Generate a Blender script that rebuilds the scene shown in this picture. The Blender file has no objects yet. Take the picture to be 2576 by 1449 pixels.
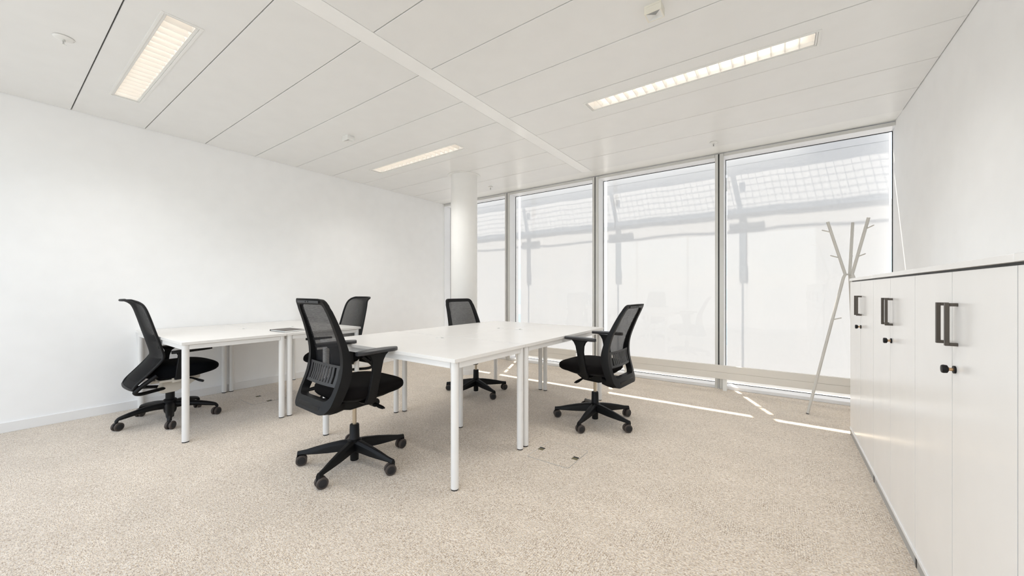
import bpy, math, random
from mathutils import Vector, Matrix
random.seed(7)
D = bpy.data
S = bpy.context.scene
COL = S.collection
R = math.radians
sin, cos, pi = math.sin, math.cos, math.pi

# ------------------------------------------------------------ camera
cd = D.cameras.new('camera'); cam = D.objects.new('camera', cd); COL.objects.link(cam)
cd.sensor_width = 36; cd.lens = 944.03 / 2576 * 36; cd.shift_y = 3.57 / 2576
cam.location = (0, 0, 1.13); cam.rotation_euler = (R(90), 0, R(35.418)); cd.clip_start = .02
S.camera = cam
# ------------------------------------------------------------ view
S.view_settings.view_transform = 'Standard'; S.view_settings.look = 'None'
S.view_settings.gamma = 1; S.view_settings.use_curve_mapping = False
S.view_settings.exposure = 0.68
S.cycles.use_denoising = True
S.cycles.max_bounces = 16; S.cycles.diffuse_bounces = 9; S.cycles.transparent_max_bounces = 12
S.cycles.sample_clamp_indirect = 6
# ------------------------------------------------------------ sky and sun
SUN_DIR = Vector((.189, -.42, -1))
W = D.worlds.new('sky'); S.world = W; W.use_nodes = True
wn = W.node_tree.nodes; wl = W.node_tree.links; wn.clear()
sky = wn.new('ShaderNodeTexSky'); sky.sky_type = 'NISHITA'; sky.sun_disc = False
sky.sun_elevation = R(65); sky.sun_rotation = R(-24); sky.air_density = 1.0; sky.dust_density = 1.5
mixw = wn.new('ShaderNodeMixRGB'); mixw.inputs[0].default_value = .5; mixw.inputs[2].default_value = (5.4, 5.4, 5.35, 1)
bgn = wn.new('ShaderNodeBackground'); bgn.inputs[1].default_value = .37
wo = wn.new('ShaderNodeOutputWorld')
wl.new(sky.outputs[0], mixw.inputs[1]); wl.new(mixw.outputs[0], bgn.inputs[0]); wl.new(bgn.outputs[0], wo.inputs[0])
sl = D.lights.new('sun', 'SUN'); sl.energy = 8.6; sl.angle = R(.53); sl.color = (1, .92, .80)
so = D.objects.new('sun', sl); COL.objects.link(so); so.rotation_euler = SUN_DIR.to_track_quat('-Z', 'Y').to_euler()
so.location = (-2, 12, 12)
LAMP = 1.9
LAMP_W = 6.5

# ------------------------------------------------------------ materials
def nodes(name):
    m = D.materials.new(name); m.use_nodes = True
    return m, m.node_tree.nodes, m.node_tree.links
def pm(name, col, rough=.5, metal=0, spec=.5, noise=None, bump=None, coat=0, emis=None):
    m, n, l = nodes(name); b = n['Principled BSDF']
    b.inputs['Base Color'].default_value = (*col, 1); b.inputs['Roughness'].default_value = rough
    b.inputs['Metallic'].default_value = metal; b.inputs['Specular IOR Level'].default_value = spec
    b.inputs['Coat Weight'].default_value = coat
    if emis:
        b.inputs['Emission Color'].default_value = (*emis[0], 1); b.inputs['Emission Strength'].default_value = emis[1]
    tc = n.new('ShaderNodeTexCoord')
    t = n.new('ShaderNodeTexNoise'); l.new(tc.outputs['Object'], t.inputs[0])
    sc, amt = noise or (6, .03)
    t.inputs['Scale'].default_value = sc
    mx = n.new('ShaderNodeMixRGB'); mx.inputs[1].default_value = (*[c * (1 - amt) for c in col], 1)
    mx.inputs[2].default_value = (*[min(1, c * (1 + amt)) for c in col], 1)
    l.new(t.outputs[0], mx.inputs[0]); l.new(mx.outputs[0], b.inputs['Base Color'])
    if bump:
        t2 = n.new('ShaderNodeTexNoise'); t2.inputs['Scale'].default_value = bump[0]; l.new(tc.outputs['Object'], t2.inputs[0])
        bp = n.new('ShaderNodeBump'); bp.inputs['Strength'].default_value = bump[1]; bp.inputs['Distance'].default_value = .002
        l.new(t2.outputs[0], bp.inputs['Height']); l.new(bp.outputs[0], b.inputs['Normal'])
    return m
def lin(r, g, b):
    f = lambda c: c / 255 / 12.92 if c / 255 <= .04045 else ((c / 255 + .055) / 1.055) ** 2.4
    return (f(r), f(g), f(b))

MT = {}
MT['wall'] = pm('wall_paint', (.92, .925, .93), .6, spec=.25, bump=(220, .06))
MT['ceil'] = pm('ceiling_metal', (.81, .81, .80), .30, spec=.5)
MT['strip'] = pm('ceiling_strip_metal', (.90, .90, .89), .16, spec=.5)
MT['pelmet'] = pm('pelmet_metal', (.86, .86, .84), .3)
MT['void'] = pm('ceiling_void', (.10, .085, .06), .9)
MT['base'] = pm('skirting_white', (.84, .84, .84), .45)
MT['alu'] = pm('aluminium_grey', (.66, .66, .64), .4, metal=.1)
MT['alulight'] = pm('aluminium_light', (.90, .91, .93), .38)
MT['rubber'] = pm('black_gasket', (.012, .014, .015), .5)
MT['desk'] = pm('desk_laminate', (.80, .782, .757), .32, spec=.4)
MT['deskmetal'] = pm('desk_white_steel', (.79, .78, .765), .35)
MT['cab'] = pm('cabinet_laminate', (.91, .905, .90), .22, spec=.5)
MT['plinth'] = pm('plinth_grey', (.42, .42, .41), .5)
MT['blackp'] = pm('black_plastic', (.0042, .0042, .0047), .46, spec=.24)
MT['blackp2'] = pm('charcoal_plastic', (.020, .020, .0215), .45)
MT['padgrey'] = pm('arm_pad_polyurethane', (.022, .022, .025), .33)
MT['fabric'] = pm('black_fabric', (.0042, .0032, .0032), .95, spec=.15, bump=(700, .5))
MT['fabric2'] = pm('blue_black_fabric', (.0016, .002, .003), .95, spec=.12, bump=(700, .5))
MT['chrome'] = pm('gas_rod_steel', (.55, .47, .36), .3, metal=.8)
MT['tyre'] = pm('caster_tyre', (.055, .043, .037), .6)
MT['cap'] = pm('caster_disc', (.009, .0095, .012), .4)
MT['mech'] = pm('mechanism_light', (.66, .62, .55), .45)
MT['handle'] = pm('handle_bronze', (.085, .072, .06), .42, metal=.5)
MT['handledge'] = pm('handle_edge', (.45, .43, .38), .3, metal=.6)
MT['seam_shade'] = pm('seam_shade_grey', (.16, .155, .15), .8)  # dark colour standing in for shade between cabinet doors
MT['brass'] = pm('lock_brass', (.55, .36, .2), .3, metal=.9)
MT['rack'] = pm('rack_grey_paint', (.60, .585, .55), .45)
MT['convector'] = pm('convector_beige', (.76, .725, .67), .5)
MT['col'] = pm('column_paint', (.84, .835, .82), .5, spec=.25)
MT['white'] = pm('white_plastic', (.82, .82, .80), .4)
MT['cream'] = pm('cream_plastic', (.80, .77, .68), .45)
MT['mesh_grey'] = pm('grille_grey', (.30, .31, .30), .5, noise=(900, .6))
MT['steel'] = pm('galvanised_steel', (.42, .44, .46), .5, metal=.3)
MT['reflector'] = pm('lamp_reflector', (.88, .86, .83), .22, metal=.0, spec=.8)
MT['louvre'] = pm('lamp_louvre', (.86, .83, .79), .2, spec=.8)
MT['tube'] = pm('lamp_tube', (.9, .9, .9), .4, emis=((1, .95, .88), LAMP))
MT['notecover'] = pm('notebook_cover', (.10, .085, .075), .5)
MT['paper'] = pm('paper_white', (.85, .85, .83), .7)
MT['stone'] = pm('terrace_stone', (.55, .53, .5), .8)
MT['facade'] = pm('far_facade', (.62, .62, .60), .8)
MT['facadeglass'] = pm('far_glass', (.42, .50, .53), .3)
MT['hole'] = pm('cable_opening', (.16, .14, .08), .8)

# carpet
m, n, l = nodes('woven_carpet'); MT['carpet'] = m; b = n['Principled BSDF']
b.inputs['Roughness'].default_value = 1; b.inputs['Specular IOR Level'].default_value = .08
b.inputs['Sheen Weight'].default_value = .45; b.inputs['Sheen Roughness'].default_value = .45; b.inputs['Sheen Tint'].default_value = (1, .985, .96, 1)
tc = n.new('ShaderNodeTexCoord')
def mapped(sc):
    mp = n.new('ShaderNodeMapping'); mp.inputs['Scale'].default_value = sc; l.new(tc.outputs['Object'], mp.inputs[0]); return mp
def noise(sc, scale=1, detail=2, rough=.5):
    t = n.new('ShaderNodeTexNoise'); t.inputs['Scale'].default_value = scale; t.inputs['Detail'].default_value = detail
    t.inputs['Roughness'].default_value = rough; l.new(mapped(sc).outputs[0], t.inputs[0]); return t
def ramp(src, stops):
    r = n.new('ShaderNodeValToRGB'); e = r.color_ramp.elements
    e[0].position, e[0].color = stops[0][0], (*stops[0][1], 1); e[1].position, e[1].color = stops[-1][0], (*stops[-1][1], 1)
    for p, c in stops[1:-1]:
        x = e.new(p); x.color = (*c, 1)
    l.new(src, r.inputs[0]); return r
def mix(mode, fac, a, b_):
    x = n.new('ShaderNodeMixRGB'); x.blend_type = mode
    if isinstance(fac, (int, float)): x.inputs[0].default_value = fac
    else: l.new(fac, x.inputs[0])
    l.new(a, x.inputs[1]); l.new(b_, x.inputs[2]); return x
def cells(sx, sy):
    """one random value and colour per tuft"""
    mp = mapped((1 / sx, 1 / sy, 1)); fl = n.new('ShaderNodeVectorMath'); fl.operation = 'FLOOR'; l.new(mp.outputs[0], fl.inputs[0])
    w = n.new('ShaderNodeTexWhiteNoise'); w.noise_dimensions = '2D'; l.new(fl.outputs[0], w.inputs['Vector']); return w
yarn = cells(.0058, .0026)
PAL = [(0, (.36, .285, .215)), (.12, (.49, .405, .32)), (.28, (.61, .53, .44)), (.50, (.685, .61, .52)), (.75, (.755, .685, .60)), (1, (.82, .765, .69))]
base = ramp(yarn.outputs['Value'], PAL)
yarn2 = cells(.0036, .0050)
base2 = ramp(yarn2.outputs['Value'], PAL)
patch = noise((3.2, 4.5, 1), 1, 3, .6)
pr_ = ramp(patch.outputs[0], [(.45, (0, 0, 0)), (.55, (1, 1, 1))])
c1 = mix('MIX', pr_.outputs[0], base.outputs[0], base2.outputs[0])
# loop rows running toward the windows
wv = n.new('ShaderNodeTexWave'); wv.wave_type = 'BANDS'; wv.bands_direction = 'X'; wv.inputs['Scale'].default_value = 1 / .0095 / 2 / math.pi * 2
wv.inputs['Distortion'].default_value = .6; wv.inputs['Detail'].default_value = 0; l.new(tc.outputs['Object'], wv.inputs[0])
wr = ramp(wv.outputs['Fac'], [(0, (.86, .855, .85)), (.6, (1, 1, 1)), (1, (1, 1, 1))])
c1 = mix('MULTIPLY', pr_.outputs[0], c1.outputs[0], wr.outputs[0])
fle = noise((42, 330, 1), 1, 1, .6)
fr = ramp(fle.outputs[0], [(.30, (.56, .50, .46)), (.46, (1, 1, 1)), (1, (1, 1, 1))])
c2 = mix('MULTIPLY', .9, c1.outputs[0], fr.outputs[0])
hue = noise((110, 150, 1), 1, 1, .5)
hr = ramp(hue.outputs[0], [(.32, (1.0, .94, .80)), (.5, (1, .975, .95)), (.68, (.90, .93, .97))])
c3 = mix('MULTIPLY', .8, c2.outputs[0], hr.outputs[0])
big = noise((1.1, 1.4, 1), 1, 3, .5)
br_ = ramp(big.outputs[0], [(.3, (.93, .93, .93)), (.7, (1, 1, 1))])
c4 = mix('MULTIPLY', 1, c3.outputs[0], br_.outputs[0])
l.new(c4.outputs[0], b.inputs['Base Color'])
bp = n.new('ShaderNodeBump'); bp.inputs['Strength'].default_value = .12; bp.inputs['Distance'].default_value = .0015
l.new(fle.outputs[0], bp.inputs['Height']); l.new(bp.outputs[0], b.inputs['Normal'])

# glass: thin pane
m, n, l = nodes('window_glass'); MT['glass'] = m; n.remove(n['Principled BSDF'])
tr = n.new('ShaderNodeBsdfTransparent'); tr.inputs[0].default_value = (.96, .965, .96, 1)
gl = n.new('ShaderNodeBsdfGlossy'); gl.inputs['Roughness'].default_value = .02
lw = n.new('ShaderNodeLayerWeight'); lw.inputs[0].default_value = .5
pw = n.new('ShaderNodeMath'); pw.operation = 'POWER'; pw.inputs[1].default_value = 5; l.new(lw.outputs['Facing'], pw.inputs[0])
fr_ = n.new('ShaderNodeMath'); fr_.operation = 'MULTIPLY_ADD'; fr_.inputs[1].default_value = .5; fr_.inputs[2].default_value = .018; l.new(pw.outputs[0], fr_.inputs[0])
mx = n.new('ShaderNodeMixShader'); l.new(fr_.outputs[0], mx.inputs[0]); l.new(tr.outputs[0], mx.inputs[1]); l.new(gl.outputs[0], mx.inputs[2])
l.new(mx.outputs[0], n['Material Output'].inputs[0])
# blind fabric: translucent screen cloth
m, n, l = nodes('screen_cloth'); MT['cloth'] = m; n.remove(n['Principled BSDF'])
tl = n.new('ShaderNodeBsdfTranslucent'); df = n.new('ShaderNodeBsdfDiffuse'); tr = n.new('ShaderNodeBsdfTransparent')
tc = n.new('ShaderNodeTexCoord')
nz = n.new('ShaderNodeTexNoise'); nz.inputs['Scale'].default_value = 160; l.new(tc.outputs['Object'], nz.inputs[0])
rp = n.new('ShaderNodeValToRGB'); rp.color_ramp.elements[0].color = (.246, .245, .252, 1); rp.color_ramp.elements[1].color = (.270, .268, .274, 1)
rp.color_ramp.elements[0].position = .3; rp.color_ramp.elements[1].position = .7
l.new(nz.outputs[0], rp.inputs[0]); l.new(rp.outputs[0], tl.inputs[0]); df.inputs[0].default_value = (.8, .8, .78, 1); tr.inputs[0].default_value = (1, 1, 1, 1)
a1 = n.new('ShaderNodeMixShader'); a1.inputs[0].default_value = .34; l.new(tl.outputs[0], a1.inputs[1]); l.new(df.outputs[0], a1.inputs[2])
a2 = n.new('ShaderNodeMixShader'); a2.inputs[0].default_value = .03; l.new(a1.outputs[0], a2.inputs[1]); l.new(tr.outputs[0], a2.inputs[2])
l.new(a2.outputs[0], n['Material Output'].inputs[0])
# chair meshes
def netmat(name, col, alpha, sx, sz, weave=.1, boost=.45):
    m, n, l = nodes(name); b = n['Principled BSDF']; out = n['Material Output']
    b.inputs['Base Color'].default_value = (*col, 1); b.inputs['Roughness'].default_value = .7; b.inputs['Specular IOR Level'].default_value = .2
    tr = n.new('ShaderNodeBsdfTransparent'); mx = n.new('ShaderNodeMixShader')
    tc = n.new('ShaderNodeTexCoord'); mp = n.new('ShaderNodeMapping'); mp.inputs['Scale'].default_value = (sx, sx, sz)
    t = n.new('ShaderNodeTexNoise'); t.inputs['Scale'].default_value = 1; t.inputs['Detail'].default_value = 2
    l.new(tc.outputs['Object'], mp.inputs[0]); l.new(mp.outputs[0], t.inputs[0])
    mr = n.new('ShaderNodeMapRange'); mr.inputs[1].default_value = .3; mr.inputs[2].default_value = .7
    mr.inputs[3].default_value = alpha - weave; mr.inputs[4].default_value = alpha + weave
    lw = n.new('ShaderNodeLayerWeight'); lw.inputs[0].default_value = .35
    ad = n.new('ShaderNodeMath'); ad.operation = 'MULTIPLY_ADD'; ad.use_clamp = True; ad.inputs[1].default_value = boost
    l.new(t.outputs[0], mr.inputs[0]); l.new(lw.outputs['Facing'], ad.inputs[0]); l.new(mr.outputs[0], ad.inputs[2]); l.new(ad.outputs[0], mx.inputs[0]); l.new(tr.outputs[0], mx.inputs[1]); l.new(b.outputs[0], mx.inputs[2])
    l.new(mx.outputs[0], out.inputs[0]); return m
MT['net'] = netmat('backrest_net', (.012, .012, .0135), .79, 30, 700, .06, .04)
MT['net2'] = netmat('backrest_open_net', (.003, .003, .0035), .74, 500, 500, .08)

# ------------------------------------------------------------ mesh builder
class MB:
    def __init__(s): s.v = []; s.f = []
    def add(s, vs, fs):
        o = len(s.v); s.v += [tuple(v) for v in vs]; s.f += [tuple(i + o for i in f) for f in fs]; return s
    def box(s, x0, x1, y0, y1, z0, z1, M=None):
        vs = [(x0, y0, z0), (x1, y0, z0), (x1, y1, z0), (x0, y1, z0), (x0, y0, z1), (x1, y0, z1), (x1, y1, z1), (x0, y1, z1)]
        if M: vs = [M @ Vector(v) for v in vs]
        return s.add(vs, [(0, 3, 2, 1), (4, 5, 6, 7), (0, 1, 5, 4), (1, 2, 6, 5), (2, 3, 7, 6), (3, 0, 4, 7)])
    def loft(s, rings, cap=True, loop=False, closed=True):
        k = len(rings[0]); vs = [p for r in rings for p in r]; fs = []
        m_ = len(rings)
        for i in range(m_ if loop else m_ - 1):
            a, b = i * k, ((i + 1) % m_) * k
            for j in range(k if closed else k - 1):
                fs.append((a + j, a + (j + 1) % k, b + (j + 1) % k, b + j))
        if cap and not loop:
            fs.append(tuple(range(k - 1, -1, -1))); fs.append(tuple((m_ - 1) * k + j for j in range(k)))
        return s.add(vs, fs)
    def lathe(s, prof, n=20, c=(0, 0, 0), axis='Z', M=None):
        rings = []
        for r, h in prof:
            ring = []
            for j in range(n):
                a = 2 * pi * j / n
                if axis == 'Z': p = (c[0] + r * cos(a), c[1] + r * sin(a), c[2] + h)
                elif axis == 'X': p = (c[0] + h, c[1] + r * cos(a), c[2] + r * sin(a))
                else: p = (c[0] + r * sin(a), c[1] + h, c[2] + r * cos(a))
                ring.append(M @ Vector(p) if M else p)
            rings.append(ring)
        return s.loft(rings)
    def cyl(s, r, h0, h1, c=(0, 0, 0), n=20, axis='Z', M=None): return s.lathe([(r, h0), (r, h1)], n, c, axis, M)
    def tube(s, pts, r, n=10, cap=True, flat=1.0):
        pts = [Vector(p) for p in pts]; rings = []; rr = r if isinstance(r, (list, tuple)) else [r] * len(pts)
        t0 = (pts[1] - pts[0]).normalized()
        ref = Vector((0, 0, 1)) if abs(t0.z) < .9 else Vector((1, 0, 0))
        u = t0.cross(ref).normalized()
        for i, p in enumerate(pts):
            t = ((pts[i + 1] - p).normalized() if i < len(pts) - 1 else Vector()) + ((p - pts[i - 1]).normalized() if i else Vector())
            t.normalize(); u = (u - t * u.dot(t)).normalized(); w = t.cross(u)
            rings.append([p + (u * cos(2 * pi * j / n) + w * sin(2 * pi * j / n) * flat) * rr[i] for j in range(n)])
        return s.loft(rings, cap)
    def build(s, name, mat, parent=None, bevel=0, smooth=True, loc=None, rot=None, sub=0, solid=0):
        me = D.meshes.new(name); me.from_pydata(s.v, [], s.f); me.validate()
        import bmesh
        bm = bmesh.new(); bm.from_mesh(me); bmesh.ops.recalc_face_normals(bm, faces=bm.faces); bm.to_mesh(me); bm.free()
        me.materials.append(MT[mat] if isinstance(mat, str) else mat)
        if smooth:
            me.polygons.foreach_set('use_smooth', [True] * len(me.polygons))
            me.set_sharp_from_angle(angle=R(40))
        o = D.objects.new(name, me); COL.objects.link(o)
        if parent: o.parent = parent
        if loc: o.location = loc
        if rot: o.rotation_euler = rot
        if solid:
            mo = o.modifiers.new('solid', 'SOLIDIFY'); mo.thickness = solid; mo.offset = 0
        if sub:
            mo = o.modifiers.new('sub', 'SUBSURF'); mo.levels = sub; mo.render_levels = sub
        if bevel:
            mo = o.modifiers.new('bev', 'BEVEL'); mo.width = bevel; mo.segments = 2; mo.limit_method = 'ANGLE'; mo.angle_limit = R(35)
        return o
def tag(o, label, cat, group=None):
    o['label'] = label; o['category'] = cat
    if group: o['group'] = group
    return o
def struct(o, label=None):
    o['kind'] = 'structure'
    if label: o['label'] = label
    return o
def thing(name, label, cat, loc=(0, 0, 0), rz=0, group=None):
    o = D.objects.new(name, None); COL.objects.link(o); o.location = loc; o.rotation_euler = (0, 0, rz); o.empty_display_size = .1
    return tag(o, label, cat, group)
def kids(o): return [c for c in D.objects if c.parent == o]
def copy_tree(o, parent=None):
    c = o.copy(); COL.objects.link(c); c.parent = parent
    for ch in list(o.children): copy_tree(ch, c)
    return c
def bez(p, n=12):
    """Catmull-Rom through points"""
    p = [Vector(q) for q in p]; out = []
    q = [p[0] * 2 - p[1]] + p + [p[-1] * 2 - p[-2]]
    for i in range(1, len(q) - 2):
        for k in range(n):
            t = k / n; a, b_, c, d = q[i - 1], q[i], q[i + 1], q[i + 2]
            out.append(.5 * ((2 * b_) + (c - a) * t + (2 * a - 5 * b_ + 4 * c - d) * t * t + (3 * b_ - a - 3 * c + d) * t ** 3))
    out.append(p[-1]); return out
def interp(tab, x):
    if x <= tab[0][0]: return tab[0][1]
    for (a, b_), (c, d) in zip(tab, tab[1:]):
        if x <= c:
            t = (x - a) / (c - a); t = t * t * (3 - 2 * t) * .35 + t * .65
            return b_ + (d - b_) * t
    return tab[-1][1]
def smoothtab(tab, n=8):
    pts = bez([(a, b_, 0) for a, b_ in tab], n); return [(p.x, p.y) for p in pts]

# ------------------------------------------------------------ room shell
XL, XR, YW, YB, ZC = -4.98, .875, 4.86, -1.15, 2.678
struct(MB().box(XL - .2, XR + .2, YB - .2, 5.03, -.12, 0).build('floor', 'carpet', smooth=False), 'beige flecked woven carpet floor')
struct(MB().box(XL - .15, XL, YB - .15, 4.9, 0, 2.9).build('wall_left', 'wall', smooth=False))
struct(MB().box(XR, XR + .15, YB - .15, 4.9, 0, 2.9).build('wall_right', 'wall', smooth=False))
wb = MB().box(XL, XR, YB - .15, YB, 2.62, 2.9).box(XL, XR, YB - .15, YB, 0, .10).box(XL, XL + .12, YB - .15, YB, .10, 2.62).box(XR - .12, XR, YB - .15, YB, .10, 2.62)
struct(wb.build('wall_back', 'wall', smooth=False), 'wall behind the camera with an added window opening for fill light')
fillw = MB()  # invented glazing, added to bring fill daylight in from behind
for xx in [XL + .12 + (XR - XL - .24 - .05) * k / 4 for k in range(5)]: fillw.box(xx, xx + .05, YB - .10, YB - .04, .10, 2.62)
fillw.box(XL + .12, XR - .12, YB - .10, YB - .04, .10, .15).box(XL + .12, XR - .12, YB - .10, YB - .04, 2.57, 2.62)
fillw = struct(fillw.build('window_5', 'alulight', smooth=False), 'made-up wide window behind the camera, added for fill light')
MB().box(XL + .12, XR - .12, YB - .072, YB - .068, .12, 2.6).build('pane', 'glass', fillw, smooth=False)
struct(MB().box(XL - .15, XR + .15, 4.9, 5.042, 2.70, 3.9).build('wall_front', 'alulight', smooth=False), 'grey facade spandrel above the windows')
ce = struct(MB().box(XL - .15, XR + .15, YB - .15, 5.0, ZC + .14, ZC + .2).build('ceiling', 'void', smooth=False), 'suspended ceiling of long white metal panels')
def skirt(name, x0, x1, y0, y1):
    struct(MB().box(x0, x1, y0, y1, 0, .08).build(name, 'base', bevel=.002))
skirt('baseboard_left', XL, XL + .012, YB, YW); skirt('baseboard_right', XR - .012, XR, YB, YW); skirt('baseboard_back', XL + .012, XR - .012, YB, YB + .012)

# ceiling panels
PY0, PP = .434, .4637
YJ = [PY0 + PP * k for k in range(-4, 10)]
YJ = [y for y in YJ if y < 4.60]
YJ[0] = YB
LAMPX = [(-4.33, -2.79), (-1.33, .21)]
def lamp_rows(y0, y1): return any(y0 < yc < y1 for yc in (2.982, .664, -1.654))
BAYS = [(XL + .003, -2.127), (-1.992, XR - .004)]
G = .0030
for bi, (bx0, bx1) in enumerate(BAYS):
    for i in range(len(YJ)):
        y0 = YJ[i] + G; y1 = (YJ[i + 1] if i + 1 < len(YJ) else 4.60) - G
        if lamp_rows(y0, y1):
            lx0, lx1 = LAMPX[bi]; yc = (YJ[i] + YJ[i + 1]) / 2
            hx0, hx1, hy0, hy1 = lx0 + .008, lx1 - .008, yc - .088, yc + .088
            vs = []
            for z in (ZC, ZC + .02):
                vs += [(bx0, y0, z), (bx1, y0, z), (bx1, y1, z), (bx0, y1, z), (hx0, hy0, z), (hx1, hy0, z), (hx1, hy1, z), (hx0, hy1, z)]
            fs = []
            for k in range(4):
                j = (k + 1) % 4
                fs += [(k, j, 4 + j, 4 + k), (8 + k, 12 + k, 12 + j, 8 + j), (k, 8 + k, 8 + j, j), (4 + k, 4 + j, 12 + j, 12 + k)]
            mb = MB().add(vs, fs)
        else:
            mb = MB().box(bx0, bx1, y0, y1, ZC, ZC + .02)
        mb.build('ceiling_panel', 'ceil', ce, bevel=.003)
struct(MB().box(-2.124, -1.995, YB, 4.598, ZC - .001, ZC + .02).build('trim_1', 'strip', bevel=.002), 'glossy white ceiling strip between the two panel bays')
struct(MB().box(XL, XR, 4.602, 4.87, ZC + .003, ZC + .03).build('trim_2', 'pelmet', bevel=.002), 'white pelmet strip along the window head')

# ------------------------------------------------------------ windows
MC = [-5.057, -3.562, -2.067, -.572, .925]
YG = 5.03
for k in range(4):
    x0 = MC[k] + .064; x1 = MC[k + 1] - .026
    if k == 0: x0 = XL + .012
    if k == 3: x1 = XR + .010
    mb = MB()
    # jambs as slim reveal boards, sill and head members
    mb.box(x0 - .03, x0, YW + .002, YG + .01, 0, 2.67)
    mb.box(x1, x1 + .02, YW + .002, YG + .01, 0, 2.67)
    mb.box(x0, x1, YW + .004, YG + .01, 0.0, .035)
    mb.box(x0, x1, YW + .004, YG + .01, 2.640, 2.67)
    fr = struct(mb.build('window_%d' % (k + 1), 'alulight', bevel=.002), 'floor to ceiling window with a pale blind outside')
    MB().box(x0 + .001, x1 - .001, YG - .004, YG + .002, .036, 2.639).build('pane', 'glass', fr, smooth=False)
    g = MB()
    w = .006
    g.box(x0, x0 + w, YG - .012, YG - .005, .035, 2.64); g.box(x1 - w, x1, YG - .012, YG - .005, .035, 2.64)
    g.box(x0 + w, x1 - w, YG - .012, YG - .005, .035, .035 + w); g.box(x0 + w, x1 - w, YG - .012, YG - .005, 2.64 - w, 2.64)
    g.build('gasket', 'rubber', fr, smooth=False)
    MB().box(x0 - .001 if k else x0, x1, YW - .012, YW + .002, 2.640, 2.672).build('head_rail', 'alu', fr, bevel=.002)
for k in (1, 2, 3):
    c = MC[k]
    t = struct(MB().box(c - .024, c + .0075, YW - .014, YG - .0, 0, 2.672).box(c + .0205, c + .062, YW - .014, YG - .0, 0, 2.672).build('trim_%d' % (k + 2), 'alu', bevel=.003), 'grey aluminium window post with a black joint')
    MB().box(c + .008, c + .020, YW - .004, YG, 0, 2.672).build('joint', 'rubber', t, smooth=False)
    MB().box(c + .011, c + .017, YW - .012, YW - .004, 0, .12).build('joint_cover', 'alulight', t, smooth=False)
# outer ends of the facade
struct(MB().box(XR + .012, 3.0, 4.9, 5.04, -.5, 3.9).build('wall_outside_right', 'alulight', smooth=False), 'facade beyond the right wall')
struct(MB().box(-8, XL + .005, 4.9, 5.04, -.5, 3.9).build('wall_outside_left', 'alulight', smooth=False), 'facade beyond the left wall')

# ------------------------------------------------------------ outside blinds
YBL = 5.16
where = ['behind the round column', 'beside the round column', 'behind the right office chair', 'behind the coat stand']
ord_ = ['leftmost', 'second from the left', 'third from the left', 'rightmost']
for k in range(4):
    x0 = MC[k] + .066; x1 = MC[k + 1] + .060 - .033
    if k == 3: x1 = .884
    b_ = thing('window_blind', '%s pale screen blind hanging outside the window %s' % (ord_[k], where[k]), 'blind', (x0, YBL, .05), 0, 'outside blinds')
    nx, nz_ = 30, 46; vs = []
    for j in range(nz_ + 1):
        for i in range(nx + 1):
            u, v = i / nx, j / nz_
            vs.append((u * (x1 - x0), .0022 * sin(u * 9 + 3.1 * v + k) * (1 - abs(2 * u - 1) ** 3) + .0010 * sin(u * 23 + k * 2), v * 2.736))
    fs = [(j * (nx + 1) + i, j * (nx + 1) + i + 1, (j + 1) * (nx + 1) + i + 1, (j + 1) * (nx + 1) + i) for j in range(nz_) for i in range(nx)]
    MB().add(vs, fs).build('cloth', 'cloth', b_)
    MB().box(0, x1 - x0, -.012, .012, -.028, .002).build('bottom_bar', 'alulight', b_, bevel=.004)
    if k == 3: MB().box(.22 - x0, x1 - x0, -.10, -.02, 2.742, 2.84).build('sun_blocker', 'alulight', b_, smooth=False)  # unseen box added to keep slot sunlight off the right wall
    MB().box(0, x1 - x0, -.0045, -.003, 2.545, 2.548).build('seam', 'steel', b_, smooth=False)

# walkway outside, above the windows
HW = 3.2
wk = thing('walkway', 'galvanised steel grating walkway outside above the windows, seen as a shadow', 'walkway', (0, YBL, HW))
X0, X1 = -5.4, 1.05
MB().box(X0, X1, .200, .304, 0, .05).build('inner_beam', 'steel', wk, smooth=False)
MB().box(X0, X1, .489, .512, -.02, .05).build('outer_beam', 'steel', wk, smooth=False)
mb = MB(); x = X0
while x < X1: mb.box(x - .0013, x + .0013, .304, .489, 0, .012); x += .069
o = mb.build('cross_bars', 'steel', wk, smooth=False); o['kind'] = 'stuff'
mb = MB(); d = .304 + .0255
while d < .48: mb.box(X0, X1, d - .0009, d + .0009, .0, .006); d += .0315
mb.build('bearing_bars', 'steel', wk, smooth=False)
for c in MC[1:4] + [MC[0]]:
    MB().box(c - .036, c + .010, .30, .50, -.01, .04).build('arm', 'steel', wk, smooth=False)
    MB().box(c - .036, c + .034, .505, .525, -.56, .0).build('post', 'steel', wk, smooth=False)
    MB().box(c - .036, c + .052, .495, .515, -.78, -.60).build('clamp', 'steel', wk, bevel=.006)
    MB().box(c - .010, c + .008, .50, .512, -3.2, -.78).build('guide_rod', 'steel', wk, smooth=False)
    MB().box(c - .135, c + .215, .50, .515, -.185, -.10).build('cable_tray', 'steel', wk, smooth=False)
    MB().box(c + .03, c + .085, .36, .375, -.03, .045).build('bracket', 'steel', wk, smooth=False)
    pts = [(c + .215 + u * 1.15, .505, -.178 + .012 * sin(u * 7 + c)) for u in [i / 20 for i in range(21)]]
    MB().tube(pts, .007, 6).build('cable', 'steel', wk)
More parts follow.
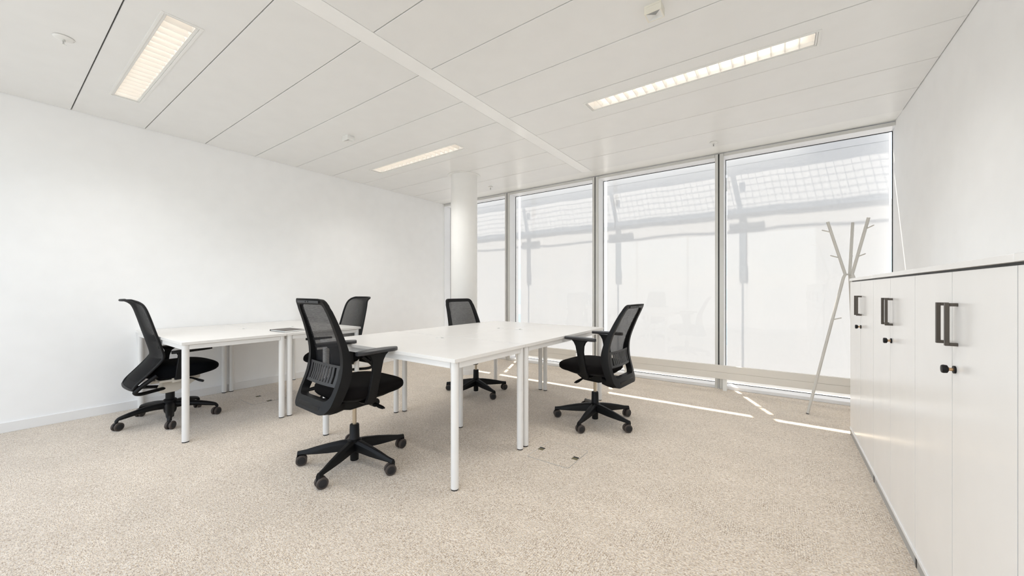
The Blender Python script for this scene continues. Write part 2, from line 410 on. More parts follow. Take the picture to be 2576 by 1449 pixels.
# the ground and a far building, glimpsed beside the blinds
struct(MB().box(-60, 60, 6.5, 90, -6.2, -6).build('ground', 'stone', smooth=False), 'pale paved ground far below outside')
struct(MB().box(-9, 5, 5.04, 6.3, -.35, -.12).build('terrace', 'stone', smooth=False), 'narrow pale ledge outside the windows')
fb = thing('office_building', 'far pale building with blue windows glimpsed beside the blinds', 'building', (10, 46, -6))
MB().box(-60, 50, 0, 10, 0, 14.5).build('wall', 'facade', fb, smooth=False)
MB().box(-60.4, 50.4, -.4, 10, 14.5, 15).build('cornice', 'facade', fb, smooth=False)
fx = [-58 + 4 * i for i in range(27)]
wm = None
for x in fx:
    for z in (1.2, 4.9, 8.6):
        if wm is None:
            wm = MB().box(-1.3, 1.3, -.06, .05, 0, 2.3).build('window', 'facadeglass', fb, smooth=False, loc=(x, 0, z))
        else:
            c = wm.copy(); COL.objects.link(c); c.location = (x, 0, z)

# ------------------------------------------------------------ convectors in front of the windows
def convector(label, x0, x1, valve):
    t = thing('convector', label, 'radiator', (x0, 4.76, 0), 0, 'low convectors along the windows')
    L = x1 - x0
    MB().box(0, L, -.004, .0, .133, .205).box(0, L, -.004, 0, .208, .283).build('front_panel', 'convector', t, bevel=.0015)
    MB().box(.004, L - .004, .0, .045, .136, .280).build('body', 'convector', t, bevel=.003)
    for xx in (.18, L / 2, L - .18):
        MB().box(xx - .02, xx + .02, .012, .036, 0, .136).build('bracket', 'white', t, bevel=.002)
    if valve:
        v = MB().tube(bez([(L - .01, .02, .255), (L + .05, .02, .255), (L + .075, .02, .275), (L + .07, .02, .30), (L + .055, .02, .31)], 5), .008, 8)
        v.cyl(.014, 0, .03, (L + .035, .02, .24), 12)
        v.tube([(L + .035, .02, .24), (L + .035, .02, 0.0)], .007, 8)
        v.build('valve', 'alu', t)
convector('low beige convector panel behind the white desks, left of the middle window post', -4.3, -2.307, True)
convector('long low beige convector panel behind the coat stand and right chair', -1.78, .80, False)

# ------------------------------------------------------------ column
t = thing('column', 'round white column with a thin collar at the ceiling, before the left windows', 'column', (-3.506, 3.80, 0))
MB().cyl(.179, 0, ZC, n=64).build('shaft', 'col', t)
MB().lathe([(.196, ZC - .006), (.222, ZC - .006), (.224, ZC - .001), (.194, ZC - .001)], 64).build('collar', 'white', t)
mb = MB(); mb.loft([[(r * cos(2 * pi * j / 64), r * sin(2 * pi * j / 64), z) for j in range(64)] for r, z in ((.184, 0), (.184, .06), (.180, .062), (.180, 0))], cap=False)
mb.build('base_ring', 'base', t)

# ------------------------------------------------------------ ceiling lights
def make_light(n_cells=20):
    t = D.objects.new('ceiling_light', None); COL.objects.link(t)
    L, Wd = 1.54, .19; hx, hy = L / 2, Wd / 2
    def ringmb(ax, ay, bx, by, z0, z1):
        vs = []
        for z in (z0, z1): vs += [(-ax, -ay, z), (ax, -ay, z), (ax, ay, z), (-ax, ay, z), (-bx, -by, z), (bx, -by, z), (bx, by, z), (-bx, by, z)]
        fs = []
        for k in range(4):
            j = (k + 1) % 4
            fs += [(k, j, 4 + j, 4 + k), (8 + k, 12 + k, 12 + j, 8 + j), (k, 8 + k, 8 + j, j), (4 + k, 4 + j, 12 + j, 12 + k)]
        return MB().add(vs, fs)
    ringmb(hx, hy, hx - .014, hy - .014, -.004, .018).build('frame', 'white', t, bevel=.001)
    ringmb(hx - .015, hy - .015, hx - .029, hy - .029, .002, .03).build('inner_frame', 'white', t, bevel=.001)
    ix, iy = hx - .03, hy - .03
    # reflector trough
    pr = [(-iy, .004), (-iy - .004, .05), (-iy + .012, .085), (0, .10), (iy - .012, .085), (iy + .004, .05), (iy, .004)]
    MB().loft([[(x, y, z) for y, z in pr] for x in (-ix, ix)], cap=False, closed=False).build('reflector', 'reflector', t)
    MB().box(-ix - .004, -ix, -iy - .006, iy + .006, .002, .10).box(ix, ix + .004, -iy - .006, iy + .006, .002, .10).build('end_plate', 'reflector', t, smooth=False)
    MB().cyl(.012, -ix + .03, ix - .03, (0, 0, .075), 12, 'X').build('tube', 'tube', t)
    al = D.lights.new('lamp_light', 'AREA'); al.shape = 'RECTANGLE'; al.size = 2 * ix - .02; al.size_y = .11; al.energy = LAMP_W
    al.spread = R(124); al.color = (1, .985, .955)
    ao = D.objects.new('lamp_light', al); COL.objects.link(ao); ao.parent = t; ao.location = (0, 0, -.006)
    first = None
    for i in range(1, n_cells):
        x = -ix + 2 * ix * i / n_cells
        if first is None:
            mb = MB(); k = [(-iy + .001, 0), (iy - .001, 0)]
            vs = []
            for y in (-iy + .001, iy - .001): vs += [(-.0012, y, .004), (.0012, y, .004), (.006, y, .042), (-.006, y, .042)]
            mb.add(vs, [(0, 1, 2, 3), (7, 6, 5, 4), (0, 4, 5, 1), (1, 5, 6, 2), (2, 6, 7, 3), (3, 7, 4, 0)])
            first = mb.build('louvre', 'louvre', t, smooth=False); first.location.x = x
        else:
            c = first.copy(); COL.objects.link(c); c.location.x = x
    return t
li = make_light()
LG = 'recessed louvred ceiling lights'
spots = [(-3.56, .664, 'wide looking recessed louvred light glowing warm at the upper left'),
         (-.56, 2.982, 'long brightly lit recessed louvred light at the upper right'),
         (-3.56, 2.982, 'small recessed louvred light in the ceiling before the round column'),
         (-.56, .664, 'recessed louvred light overhead on the right, above the frame')]
for i, (x, y, lb) in enumerate(spots):
    o = li if i == 0 else copy_tree(li)
    o.location = (x, y, ZC); tag(o, lb, 'ceiling light', LG)

# sprinklers and sensors
sp = None
for x, y, lb in ((-3.585, .283, 'small white sprinkler on the ceiling at the upper left, left of the glowing light'), (-.56, 4.447, 'small chrome sprinkler on the ceiling near the right window post'),
                 (-3.545, 4.426, 'small chrome sprinkler on the ceiling right of the round column')):
    if sp is None:
        t = thing('sprinkler', lb, 'sprinkler', (x, y, ZC), 0, 'ceiling sprinklers')
        MB().lathe([(.010, -.012), (.032, -.010), (.044, -.006), (.046, -.003), (.04, 0)], 28).build('rosette', 'white', t)
        MB().lathe([(.008, -.022), (.009, -.005)], 12).build('body', 'alu', t)
        MB().tube(bez([(.007, 0, -.02), (.013, 0, -.03), (.004, 0, -.044)], 4), .0022, 6).tube(bez([(-.007, 0, -.02), (-.013, 0, -.03), (-.004, 0, -.044)], 4), .0022, 6).build('yoke', 'alu', t)
        MB().lathe([(.003, -.047), (.014, -.047), (.014, -.045), (.003, -.044)], 16).build('deflector', 'white', t)
        MB().cyl(.003, -.044, -.02, n=8).build('bulb', 'blackp', t)
        sp = t
    else:
        o = copy_tree(sp); o.location = (x, y, ZC); o.scale = (.8, .8, 1); o['label'] = lb
def sensor(x, y, lb, L=.088, Wd=.08, h=.045, mm='cream'):
    t = thing('ceiling_sensor', lb, 'sensor', (x, y, ZC), 0, 'box sensors on the ceiling')
    MB().box(-L / 2, L / 2, -Wd / 2, Wd / 2, -.012, 0).build('base', mm, t, bevel=.001)
    a, b_ = L / 2, Wd / 2; e = .007
    vs = [(-a, -b_, -.013), (a, -b_, -.013), (a, b_, -.013), (-a, b_, -.013), (-a, -b_, -h), (a, -b_, -h), (a, b_, -h), (-a, b_, -h),
          (-a + e, -b_ + e, -h), (a - e, -b_ + e, -h), (a - e, b_ - e, -h), (-a + e, b_ - e, -h)]
    fs = [(0, 1, 2, 3), (0, 4, 5, 1), (1, 5, 6, 2), (2, 6, 7, 3), (3, 7, 4, 0), (4, 8, 9, 5), (5, 9, 10, 6), (6, 10, 11, 7), (7, 11, 8, 4)]
    MB().add(vs, fs).build('housing', mm, t, smooth=False)
    ap = (0, b_ - .012, -h + .022)
    q = vs[8:12]
    MB().add([q[0], q[1], ap], [(0, 1, 2)]).build('grille', 'mesh_grey', t, smooth=False)
    MB().add([q[1], q[2], q[3], q[0], ap], [(0, 1, 4), (1, 2, 4), (2, 3, 4)]).build('lens', 'white', t, smooth=False)
sensor(-.557, 2.133, 'cream box sensor on the ceiling at the top edge, above the bright long light')
sensor(-3.55, 2.133, 'white box sensor on the ceiling over the left desks', .10, .07, .05, 'white')

# ------------------------------------------------------------ desks
HT = .742
def desk(label, x, y, L, Wd, rz, grom, tray=False, group=None):
    """origin at the centre on the floor; L along local x, Wd along local y"""
    t = thing('desk', label, 'desk', (x, y, 0), rz, group)
    a, b_ = L / 2, Wd / 2
    MB().box(-a, a, -b_, b_, HT - .022, HT).build('tabletop', 'desk', t, bevel=.0015)
    ins, r = .030, .0225
    first = None
    for sx in (-1, 1):
        for sy in (-1, 1):
            lx, ly = sx * (a - ins), sy * (b_ - ins)
            if first is None:
                first = MB().cyl(r, .008, HT - .0225, n=28).build('leg', 'deskmetal', t, loc=(lx, ly, 0))
                MB().lathe([(r - .002, 0), (r - .001, .0078)], 24).build('foot', 'rubber', first)
            else:
                c = copy_tree(first, t); c.location = (lx, ly, 0)
    z0, z1 = HT - .0225 - .034, HT - .024
    for sy in (-1, 1):
        yy = sy * (b_ - .022)
        MB().box(-a + ins + r - .004, a - ins - r + .004, yy - .012, yy + .012, z0, z1).build('frame_rail', 'deskmetal', t, bevel=.001)
    for sx in (-1, 1):
        xx = sx * (a - .022)
        MB().box(xx - .012, xx + .012, -b_ + ins + r - .004, b_ - ins - r + .004, z0, z1).build('frame_rail', 'deskmetal', t, bevel=.001)
    gx, gy = grom
    MB().lathe([(.036, -.012), (.036, .0012), (.040, .0016), (.040, .0002), (.0405, -.012)], 32, (gx, gy, HT)).build('grommet', 'white', t)
    MB().box(gx + .012, gx + .034, gy - .006, gy + .006, HT + .001, HT + .003).build('grommet_slot', 'plinth', t, smooth=False)
    return t
desk('white desk in the foreground with its corner toward the camera', -2.181, 1.868, 1.438, .716, 0, (-.036, .255), group='desks of the middle cluster')
desk('white desk of the middle cluster farthest right, beside the right office chair', -1.812, 2.953, 1.436, .700, R(90), (.045, .24), group='desks of the middle cluster')
desk('white desk of the middle cluster beside the round column, before the far chair', -2.516, 2.953, 1.436, .700, R(-90), (-.04, .24), group='desks of the middle cluster')
desk('white desk by the left wall with the left office chair tucked in', -4.262, 1.192, 1.428, .718, 0, (-.05, .285), group='desks by the left wall')
desk('white desk by the left wall holding the notebook', -4.262, 1.916, 1.428, .718, 0, (.12, -.06), group='desks by the left wall')

# notebook on the desk
t = thing('notebook', 'dark covered closed notebook lying on the left desk', 'notebook', (-3.75, 1.645, HT + .0005), R(4))
MB().box(-.124, .126, -.087, .089, .002, .0125).build('pages', 'paper', t, bevel=.001)
mb = MB().box(-.127, .127, -.092, .092, 0, .002).box(-.127, .127, -.092, .092, .0125, .0145).box(-.129, -.125, -.092, .092, 0, .0145)
mb.build('cover', 'notecover', t, bevel=.0006)

# ------------------------------------------------------------ floor boxes
def floorbox(label, x, y):
    t = thing('floor_box', label, 'floor socket box', (x, y, 0), 0, 'carpeted floor socket boxes')
    s = .157; nw = .022
    def rr(s_, r, z, n=5):
        out = []
        for cx, cy, a0 in ((s_ - r, s_ - r, 0), (-s_ + r, s_ - r, 90), (-s_ + r, -s_ + r, 180), (s_ - r, -s_ + r, 270)):
            for i in range(n + 1): a = R(a0 + 90 * i / n); out.append((cx + r * cos(a), cy + r * sin(a), z))
        return out
    mb = MB(); mb.loft([rr(s, .02, .0003), rr(s, .02, .0016), rr(s - .0025, .018, .0016), rr(s - .0025, .018, .0003)], cap=False, loop=True)
    mb.build('rim', 'plinth', t, smooth=False)
    MB().loft([rr(s - .003, .018, .0002), rr(s - .003, .018, .002)]).build('lid', 'carpet', t, smooth=False)
    for sx in (-1, 1):
        x0 = sx * (s - .026)
        h = MB().box(x0 - .020, x0 + .020, -nw, nw, .0021, .0027).build('cable_opening', 'hole', t, smooth=False)
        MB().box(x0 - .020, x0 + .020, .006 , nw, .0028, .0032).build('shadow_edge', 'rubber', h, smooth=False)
floorbox('floor socket box in the carpet right of the middle desk legs', -1.238, 2.287)
floorbox('floor socket box in the carpet under the left desks', -4.343, 1.675)

# ------------------------------------------------------------ cabinets
XF = .453
YC = [3.905, 3.032, 2.202, 1.394, .565]
names = ['white storage cabinet at the far end, beside the coat stand', 'white storage cabinet second from the far end', 'white storage cabinet with the largest looking handles',
         'white storage cabinet cut off by the right edge of the photo']
for i in range(4):
    y1, y0 = YC[i], YC[i + 1]
    t = thing('storage_cabinet', names[i], 'cabinet', (XF, y0, 0), 0, 'row of white storage cabinets')
    Wd = y1 - y0; g = .0022
    MB().box(.0199, XR - XF - .014, g * .4, Wd - g * .4, .048, 1.1905).build('body', 'cab', t, bevel=.001)
    MB().box(-.006, XR - XF - .014, .0008, Wd - .0008, 1.1945, 1.214).build('top_board', 'cab', t, bevel=.0012)
    MB().box(-.004, .0195, .0008, Wd - .0008, .050, .066).build('base_board', 'base', t, bevel=.001)
    MB().box(.002, XR - XF - .02, .016, Wd - .016, .0, .047).build('plinth', 'plinth', t, bevel=.001)
    MB().box(.001, .011, Wd - .014, Wd - .002, .0, .047).build('foot', 'rubber', t, smooth=False)
    MB().box(.0186, .0198, .001, Wd - .001, .067, 1.186).box(.010, .0198, .001, Wd - .001, 1.1865, 1.1942).build('shadow_gap', 'rubber', t, smooth=False)  # black board behind the doors, put in so the gaps look shaded
    ys = {0: 3.4615, 1: 2.617, 2: 1.799, 3: .98}[i] - y0
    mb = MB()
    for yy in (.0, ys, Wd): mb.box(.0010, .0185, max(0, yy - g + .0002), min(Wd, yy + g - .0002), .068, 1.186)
    mb.build('seam_shade_strip', 'seam_shade', t, smooth=False)  # dark strips fill the door gaps to imitate their shade
    for side, (a, b_) in (('n', (g, ys - g)), ('f', (ys + g, Wd - g))):
        d = MB().box(0, .0185, a, b_, .068, 1.186).build('door', 'cab', t, smooth=False)
        hy = ys - .045 if side == 'n' else ys + .034
        ho = .028; w = .006
        hb = MB().box(-ho, -ho + .010, hy - w, hy + w, .953, 1.087).box(-ho + .010, 0, hy - w, hy + w, 1.077, 1.087).box(-ho + .010, 0, hy - w, hy + w, .953, .963)
        hb.build('handle', 'handle', d, bevel=.0008)
        if side == 'n':
            ky = ys - .027
            MB().lathe([(.012, -.005), (.012, 0)], 18, (0, ky, .877), 'X').lathe([(.006, -.031), (.012, -.030), (.0135, -.026), (.0125, -.018), (.007, -.015)], 18, (0, ky, .877), 'X').build('lock_knob', 'blackp', d)
            MB().cyl(.005, -.016, -.004, (0, ky, .877), 12, 'X').build('lock_stem', 'brass', d)

# ------------------------------------------------------------ coat stand
NX, NY = .503, 4.407
t = thing('coat_stand', 'grey three-legged branching coat stand before the right window', 'coat stand', (NX, NY, 0))
for k, (az, rt_) in enumerate(((194, .152), (74, .15), (314, .158))):
    ca, sa = cos(R(az)), sin(R(az))
    rf = .298; rn = .027
    pt = lambda r, z: (r * ca, r * sa, z)
    p = [pt(rf, .004), pt(rn + .012, 1.235), pt(rn, 1.262), pt(rn + .006, 1.285), pt(rt_, 1.733)]
    arm = MB().tube(p, .0115, 12).build('pole', 'rack', t)
    MB().tube([pt(rf + .0005, .0), pt(rf - .0008, .006)], .0125, 12).build('foot_cap', 'rubber', arm)
    def on(z): f = (z - 1.285) / (1.733 - 1.285); return rn + .006 + f * (rt_ - rn - .006)
    mb = MB()
    for z in (1.64, 1.41):
        r0 = on(z); mb.tube([pt(r0, z), pt(r0 + .066, z + .022)], .0048, 8)
    mb.build('hook', 'rack', arm)
    if k == 0:
        zl = .86; r0 = rf + (rn + .012 - rf) * (zl / 1.235)
        MB().tube([pt(r0, zl), (r0 * ca + .062 , r0 * sa + .02, zl + .018)], .0045, 8).build('lower_hook', 'rack', arm)
mb = MB()
for az in (194, 74, 314):
    mb.tube([(0, 0, 1.262), (.03 * cos(R(az)), .03 * sin(R(az)), 1.262)], .007, 8)
mb.build('node_bracket', 'rack', t)

# ------------------------------------------------------------ office chairs
def casters(t, star, rc, arm_end_z, round_=False):
    """five casters under the arm tips"""
    first = None
    for k in range(5):
        a = R(star + 72 * k)
        yaw = a + R([20, -35, 60, 15, -70][k])
        if first is None:
            mb = MB().cyl(.0075, .04, arm_end_z + .004, n=10)
            mb.box(-.020, .018, -.0055, .0055, .022, .058)
            first = mb.build('caster', 'blackp', t, bevel=.002)
            for s in (-1, 1):
                w = MB().lathe([(.020, s * .0065), (.030, s * .007), (.033, s * .011), (.033, s * .021), (.030, s * .0245), (.020, s * .025)], 24, (-.010, 0, .033), 'Y').build('wheel', 'tyre', first)
            for s in (-1, 1): MB().lathe([(.0235, s * .0251), (.0225, s * .0265), (.002, s * .027)], 22, (-.010, 0, .033), 'Y').build('wheel_disc', 'cap', first)
            c = first
        else: c = copy_tree(first, t)
        c.location = (rc * cos(a), rc * sin(a), 0); c.rotation_euler = (0, 0, yaw)
def cushion(w, d, z0, z1, yc, front_drop=.02, ex=3.2, rear_w=.9, n=44, sag=.0):
    """rounded seat pad"""
    rings = []
    prof = [(.84, 0), (.945, .06), (.99, .22), (1.0, .45), (.992, .66), (.965, .82), (.915, .92), (.82, .98), (.6, 1.02), (.3, 1.035), (.02, 1.04)]
    for s_, h in prof:
        ring = []
        for j in range(n):
            a = 2 * pi * j / n; ca, sa = cos(a), sin(a)
            x = abs(ca) ** (2 / ex) * (1 if ca > 0 else -1) * w / 2 * s_; y = abs(sa) ** (2 / ex) * (1 if sa > 0 else -1) * d / 2 * s_
            f = y / (d / 2)
            x *= 1 - (1 - rear_w) * max(0, -f)
            z = z0 + (z1 - z0) * h
            z -= front_drop * max(0, f - .25) ** 2 * 1.8 * h
            z += front_drop * .9 * max(0, f - .2) * (1 - h)
            ring.append((x, y + yc, z))
        rings.append(ring)
    return MB().loft(rings)

def chair_a(label, x, y, rz, star, dz=0., db=0., tilt=0., arm=0.):
    t = thing('office_chair', label, 'office chair', (x, y, 0), rz, 'black mesh back office chairs')
    # base
    MB().lathe([(.024, .016), (.026, .018), (.027, .075), (.034, .08), (.044, .10), (.044, .150), (.034, .156), (.031, .16), (.029, .246), (.026, .250)], 24).build('hub', 'blackp', t)
    first = None
    for k in range(5):
        if first is None:
            rings = []
            for r, w, zt, zb in ((.02, .030, .152, .082), (.08, .027, .146, .078), (.16, .024, .132, .072), (.24, .020, .114, .069), (.30, .0165, .098, .068), (.336, .015, .092, .067), (.348, .015, .091, .056)):
                b_ = w * .55
                rings.append([(r, -w, zb + .006), (r, -b_ * .9, zb), (r, b_ * .9, zb), (r, w, zb + .006), (r, w * .92, zt - .016), (r, b_ * .75, zt), (r, -b_ * .75, zt), (r, -w * .92, zt - .016)])
            first = MB().loft(rings).build('base_arm', 'blackp', t, bevel=.0015); c = first
        else:
            c = first.copy(); COL.objects.link(c); c.parent = t
        c.rotation_euler = (0, 0, R(star + 72 * k) - rz)
    casters(t, star - math.degrees(rz), .336, .066)
    MB().cyl(.0125, .24, .335 + dz, n=18).build('gas_rod', 'chrome', t)
    # mechanism
    mech = MB().loft([[(sx * w, y_, z) for sx, z in ((-1, z0), (1, z0), (1.15, z1), (-1.15, z1))] for y_, w, z0, z1 in
                      ((-.15, .05, .345, .395), (-.06, .065, .325, .415), (.08, .06, .33, .42), (.15, .045, .365, .42))]).build('mechanism', 'blackp', t, bevel=.006, loc=(0, 0, dz))
    MB().cyl(.028, .06, .105, (0, .09, .345), 18, 'X').build('tension_knob', 'blackp', mech)
    for s in (-1, 1):
        MB().loft([[(s * xx, yy - w, zz), (s * xx, yy + w, zz), (s * xx, yy + w * .8, zz + .008), (s * xx, yy - w * .8, zz + .008)] for xx, yy, w, zz in ((.05, .04, .006, .362), (.13, .045, .006, .358), (.17, .05, .013, .352), (.225, .05, .017, .346), (.255, .05, .010, .343))]).build('lever', 'blackp', mech)
    # seat
    seat = cushion(.485, .485, .422, .503, .035, front_drop=.014, ex=3.6).build('seat', 'fabric', t, loc=(0, 0, dz))
    cushion(.40, .41, .402, .440, .03, front_drop=.03).build('seat_shell', 'blackp', seat)
    # arms
    for s in (-1, 1):
        rings = []
        for yy, zz, w, xo in ((-.022, .385, .034, .218), (-.018, .43, .033, .236), (-.005, .52, .031, .248), (.006, .60, .032, .253), (.010, .65, .040, .254), (.012, .68, .056, .254), (.012, .695, .075, .254)):
            rings.append([(s * (xo - .011), yy - w, zz), (s * (xo - .013), yy, zz), (s * (xo - .011), yy + w, zz), (s * (xo + .007), yy + w * .9, zz), (s * (xo + .012), yy, zz), (s * (xo + .007), yy - w * .9, zz)])
        up = MB().loft(rings).build('arm_upright', 'blackp', t, loc=(0, 0, dz + arm), bevel=.002)
        MB().tube([(s * .05, -.02, .395), (s * .16, -.02, .385), (s * .225, -.022, .395)], [.026, .024, .024], 10, flat=.55).build('arm_support', 'blackp', up)
        rings = []
        for k in range(13):
            v = -1 + 2 * k / 12; yy = .006 + .142 * v; wv = .040 * (1 - abs(v) ** 5 * .55); zz = .713 - .003 * v * v
            if k in (0, 12): wv *= .8
            xo = .256 - .010 * v
            rings.append([(s * xo + dx * wv, yy, zz + dz_) for dx, dz_ in ((-.9, -.012), (.9, -.012), (1, -.004), (.97, .007), (.6, .012), (-.6, .012), (-.97, .007), (-1, -.004))])
        MB().loft(rings).build('arm_pad', 'padgrey', up, bevel=.001)
    # backrest: profiles along height
    front = smoothtab([(.36, -.222), (.44, -.198), (.57, -.168), (.70, -.195), (.85, -.270), (1.0, -.362)])
    rear = smoothtab([(.36, -.268), (.44, -.250), (.57, -.225), (.70, -.236), (.85, -.300), (1.0, -.384)])
    width = smoothtab([(.36, .205), (.44, .222), (.57, .222), (.70, .213), (.85, .198), (1.0, .180)])
    F = lambda z: interp(front, z); Rr = lambda z: interp(rear, z); Wd = lambda z: interp(width, z)
    # outline loops (outer / inner) by height
    def outline(inner):
        pts = []
        zb, zt = (.418, .968) if inner else (.345, 1.0)
        wi = (lambda z: Wd(z) - (.030 + .008 * (z < .6))) if inner else Wd
        rc = .028 if inner else .045
        rb = .05 if inner else .075
        N = 26
        for i in range(7): a = i / 6 * pi / 2; pts.append((wi(zb + rb) - rb + rb * sin(a), zb + rb - rb * cos(a)))
        for i in range(1, N): z = zb + rb + (zt - zb - rb - rc) * i / N; pts.append((wi(z), z))
        for i in range(7): a = i / 6 * pi / 2; pts.append((wi(zt) - rc + rc * cos(a), zt - rc + rc * sin(a)))
        full = pts + [(-a, b_) for a, b_ in reversed(pts)]
        return full
    oo, ii = outline(False), outline(True)
    def curve(xv, z):  # horizontal curvature: centre sits further back
        return -(.022 + .012 * min(1, max(0, (.56 - z) / .15))) * (1 - (xv / .23) ** 2) * (.5 + .5 * min(1, max(0, (1.0 - z) / .3)))
    rings = []
    for (ox, oz), (jx, jz) in zip(oo, ii):
        f_, r_ = F(oz), Rr(oz); fi, ri = F(jz), Rr(jz)
        rings.append([(ox, f_ + .006 + curve(ox, oz), oz), (ox * 1.012, (f_ + r_) / 2 + curve(ox, oz), oz), (ox, r_ + curve(ox, oz), oz), (jx, ri + .004 + curve(jx, jz), jz), (jx, fi + .002 + curve(jx, jz), jz)])
    bk = MB().loft(rings, loop=True).build('back_frame', 'blackp', t, loc=(0, -.2 - (-.2 * cos(tilt) - .42 * sin(tilt)), .42 - (-.2 * sin(tilt) + .42 * cos(tilt)) + dz + db), rot=(tilt, 0, 0))
    # link under the seat
    MB().loft([[(sx * w, yy, z0 + (z1 - z0) * h) for sx, h in ((-1, 0), (1, 0), (1, 1), (-1, 1))] for yy, w, z0, z1 in
               ((-.285, .13, .352, .392), (-.22, .15, .338, .388), (-.16, .115, .336, .388), (-.09, .07, .34, .40))]).build('back_link', 'blackp', bk, bevel=.01, sub=0)
    # net
    nx, nz_ = 14, 22; vs = []
    z0, z1 = .59, .972
    for j in range(nz_ + 1):
        z = z0 + (z1 - z0) * j / nz_
        for i in range(nx + 1):
            u = -1 + 2 * i / nx; xx = u * (Wd(z) - .026)
            vs.append((xx, F(z) - .008 + curve(xx, z) * 1.1, z))
    fs = [(j * (nx + 1) + i, j * (nx + 1) + i + 1, (j + 1) * (nx + 1) + i + 1, (j + 1) * (nx + 1) + i) for j in range(nz_) for i in range(nx)]
    MB().add(vs, fs).build('backrest_net', 'net', bk)
    # lumbar panel with slots
    mb = MB(); zl0, zl1 = .500, .625; nb = 10; hw = .172
    def slab(xa, xb, za, zb, th=.004):
        q = 2
        ringsl = []
        for z in (za, (za + zb) / 2, zb):
            ringsl.append([(xa, Rr(z) + .012 + curve(xa, z), z), (xb, Rr(z) + .012 + curve(xb, z), z), (xb, Rr(z) + .012 + th + curve(xb, z), z), (xa, Rr(z) + .012 + th + curve(xa, z), z)])
        mb.loft(ringsl)
    for i in range(14):
        xa = -hw - .02 + (2 * hw + .04) * i / 14; xb = -hw - .02 + (2 * hw + .04) * (i + 1) / 14
        slab(xa, xb, zl0, zl0 + .016); slab(xa, xb, zl1 - .014, zl1)
    for i in range(nb + 1):
        xc = -.15 + .30 * i / nb; wv = .0105
        if i in (0, nb): slab(min(xc, xc + (.04 if i else -.04)), max(xc, xc + (.04 if i else -.04)), zl0 + .016, zl1 - .014)
        else: slab(xc - wv, xc + wv, zl0 + .016, zl1 - .014)
    mb.build('lumbar_panel', 'blackp2', bk)
    # top bar inlay with two studs
    MB().loft([[(xx, Rr(.984) - .003 + curve(xx, .98), .973), (xx, Rr(.99) - .003 + curve(xx, .99), .988), (xx, Rr(.99) + .004 + curve(xx, .99), .988), (xx, Rr(.984) + .004 + curve(xx, .98), .973)] for xx in [-.135 + .27 * i / 8 for i in range(9)]]).build('top_inlay', 'blackp2', bk)
    mb = MB()
    for xx in (-.016, .016): mb.cyl(.004, -.003, 0.004, (xx, Rr(.985) - .004 + curve(xx, .98), .981), 10, 'Y')
    mb.build('stud', 'rubber', bk)
    return t
chair_a('black mesh backed office chair in the foreground, its back to the camera', -2.265, 1.405, R(-2.5), -136.8, .042, .012, R(-9))
chair_a('black mesh backed office chair at the right of the middle desks', -1.292, 3.052, R(86.5), -160.4, .02, -.015, R(-2))
chair_a('black mesh backed office chair behind the middle desks, before the column', -2.713, 3.132, R(-100), -160, 0.01, 0, R(-5), -.065)

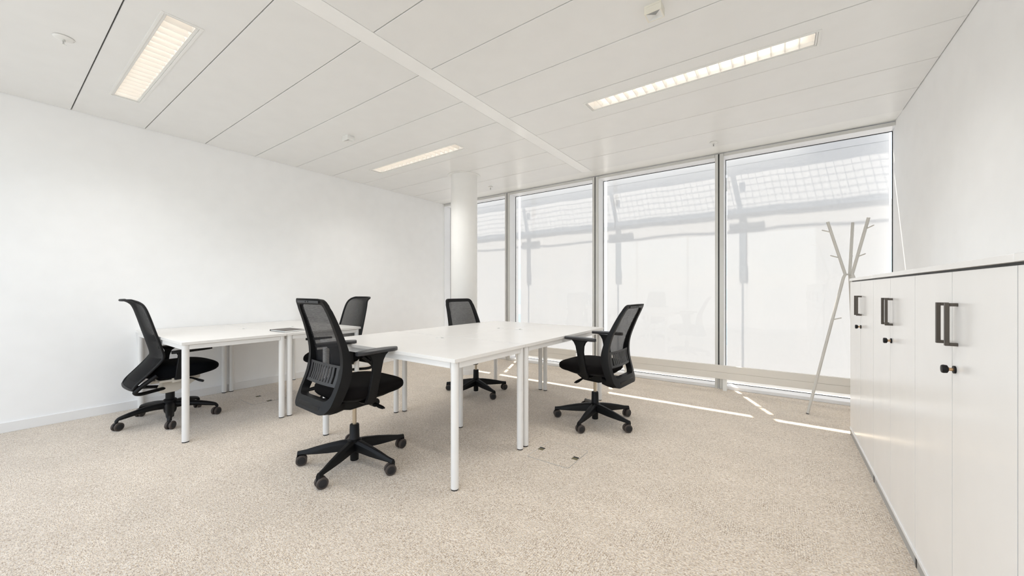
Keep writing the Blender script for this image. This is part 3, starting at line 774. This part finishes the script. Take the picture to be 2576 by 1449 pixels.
def chair_b(label, x, y, rz, star):
    t = thing('office_chair', label, 'office chair', (x, y, 0), rz, 'curved shell back office chairs')
    MB().lathe([(.020, .017), (.026, .02), (.028, .055), (.036, .06), (.042, .075), (.046, .10), (.046, .172), (.040, .178)], 24).build('hub', 'blackp', t)
    MB().cyl(.031, .176, .25, n=22).build('gas_rod', 'blackp', t)
    first = None
    for k in range(5):
        if first is None:
            p = bez([(.02, 0, .125), (.12, 0, .128), (.22, 0, .115), (.30, 0, .098), (.325, 0, .088), (.334, 0, .070)], 4)
            rad = [.040 + (.0155 - .040) * min(1, (i / 16)) for i in range(len(p))]
            first = MB().tube(p, rad, 12, flat=.75).build('base_arm', 'blackp', t); c = first
        else:
            c = first.copy(); COL.objects.link(c); c.parent = t
        c.rotation_euler = (0, 0, R(star + 72 * k) - rz)
    casters(t, star - math.degrees(rz), .334, .072)
    # light casting
    mech = MB().loft([[(sx * w, yy, z0 + (z1 - z0) * h) for sx, h in ((-1, 0), (1, 0), (1, .6), (.7, 1), (-.7, 1), (-1, .6))] for yy, w, z0, z1 in
               ((-.075, .055, .248, .285), (-.05, .06, .242, .34), (.03, .055, .245, .335), (.12, .045, .285, .36), (.20, .035, .335, .385))]).build('mechanism', 'mech', t, bevel=.004)
    MB().box(-.16, .16, -.10, .02, .352, .372).box(-.03, .03, -.13, -.03, .33, .355).build('seat_bracket', 'mech', t, bevel=.004)
    MB().box(-.175, -.14, -.02, .04, .345, .385).box(.14, .175, -.02, .04, .345, .385).build('arm_bracket', 'mech', t, bevel=.004)
    for s in (-1, 1):
        MB().tube([(s * .04, .10, .35), (s * .15, .12, .355), (s * .205, .155, .338), (s * .225, .175, .33)], [.008, .008, .011, .010], 8).build('lever', 'blackp', mech)
    seat = cushion(.48, .51, .385, .50, .075, front_drop=.035, ex=2.7).build('seat', 'fabric2', t)
    # loop frame from the mechanism to the lower back
    for s in (-1, 1):
        p = bez([(s * .045, -.05, .285), (s * .11, -.13, .288), (s * .175, -.215, .292), (s * .200, -.248, .312), (s * .205, -.225, .345), (s * .208, -.16, .400), (s * .210, -.125, .428)], 5)
        MB().tube(p, .0175, 10, flat=.8).build('back_support', 'blackp', t)
    prof = bez([(0, -.262, .335), (0, -.240, .375), (0, -.172, .450), (0, -.105, .530), (0, -.084, .580), (0, -.100, .660), (0, -.133, .78), (0, -.165, .90), (0, -.192, .985), (0, -.218, 1.020), (0, -.262, 1.043)], 5)
    wd = smoothtab([(.335, .200), (.42, .212), (.58, .222), (.78, .212), (.95, .195), (1.03, .160), (1.05, .15)])
    N = len(prof); nx = 16; vs = []
    for j, p in enumerate(prof):
        w = interp(wd, p.z)
        if j > N - 4: w *= [1, .985, .94, .86][j - (N - 4)]
        for i in range(nx + 1):
            u = -1 + 2 * i / nx; dep = .042 * (1 - u * u) * (1 if p.z > .40 else .4)
            vs.append((u * w, p.y - dep, p.z))
    fs = [(j * (nx + 1) + i, j * (nx + 1) + i + 1, (j + 1) * (nx + 1) + i + 1, (j + 1) * (nx + 1) + i) for j in range(N - 1) for i in range(nx)]
    bk = MB().add(vs, fs).build('backrest', 'net2', t)
    # edge frame
    edge = [Vector(vs[j * (nx + 1)]) for j in range(N)] + [Vector(vs[(N - 1) * (nx + 1) + i]) for i in range(1, nx)] + [Vector(vs[j * (nx + 1) + nx]) for j in range(N - 1, -1, -1)] + [Vector(vs[i]) for i in range(nx - 1, 0, -1)]
    pts = edge + [edge[0]]
    MB().tube(pts, .0095, 8, cap=False).build('back_frame', 'blackp', bk)
    # solid lower part of the back and lumbar pad
    js = [j for j in range(N) if .33 < prof[j].z < .56]
    v2 = []; 
    for j in js:
        for i in range(nx + 1): q = vs[j * (nx + 1) + i]; v2.append((q[0] * .97, q[1] + .006, q[2]))
    MB().add(v2, [(a * (nx + 1) + i, a * (nx + 1) + i + 1, (a + 1) * (nx + 1) + i + 1, (a + 1) * (nx + 1) + i) for a in range(len(js) - 1) for i in range(nx)]).build('lumbar_pad', 'fabric2', bk, solid=.008)
    # arms
    for s in (-1, 1):
        rings = []
        for yy, zz, w in ((.005, .375, .024), (.01, .45, .022), (.02, .53, .021), (.03, .575, .026), (.04, .595, .045)):
            xo = .225
            rings.append([(s * (xo - .012), yy - w, zz), (s * (xo - .012), yy + w, zz), (s * (xo + .010), yy + w * .8, zz), (s * (xo + .010), yy - w * .8, zz)])
        up = MB().loft(rings).build('arm_upright', 'blackp', t, bevel=.004)
        rings = []
        for k in range(13):
            v = -1 + 2 * k / 12; yy = .10 + .135 * v; wv = .036 * (1 - abs(v) ** 5 * .5); zz = .612 + .006 * v
            if k in (0, 12): wv *= .75
            rings.append([(s * .225 + dx * wv, yy, zz + dz_) for dx, dz_ in ((-.85, -.012), (.85, -.012), (1, -.003), (.95, .007), (.5, .012), (-.5, .012), (-.95, .007), (-1, -.003))])
        MB().loft(rings).build('arm_pad', 'blackp', up, bevel=.001)
    return t
chair_b('black curved shell office chair at the left desk, side toward the camera', -4.330, .940, R(-1), -85)
chair_b('black open mesh office chair mostly hidden behind the foreground chair', -3.74, 2.155, R(180), -60)
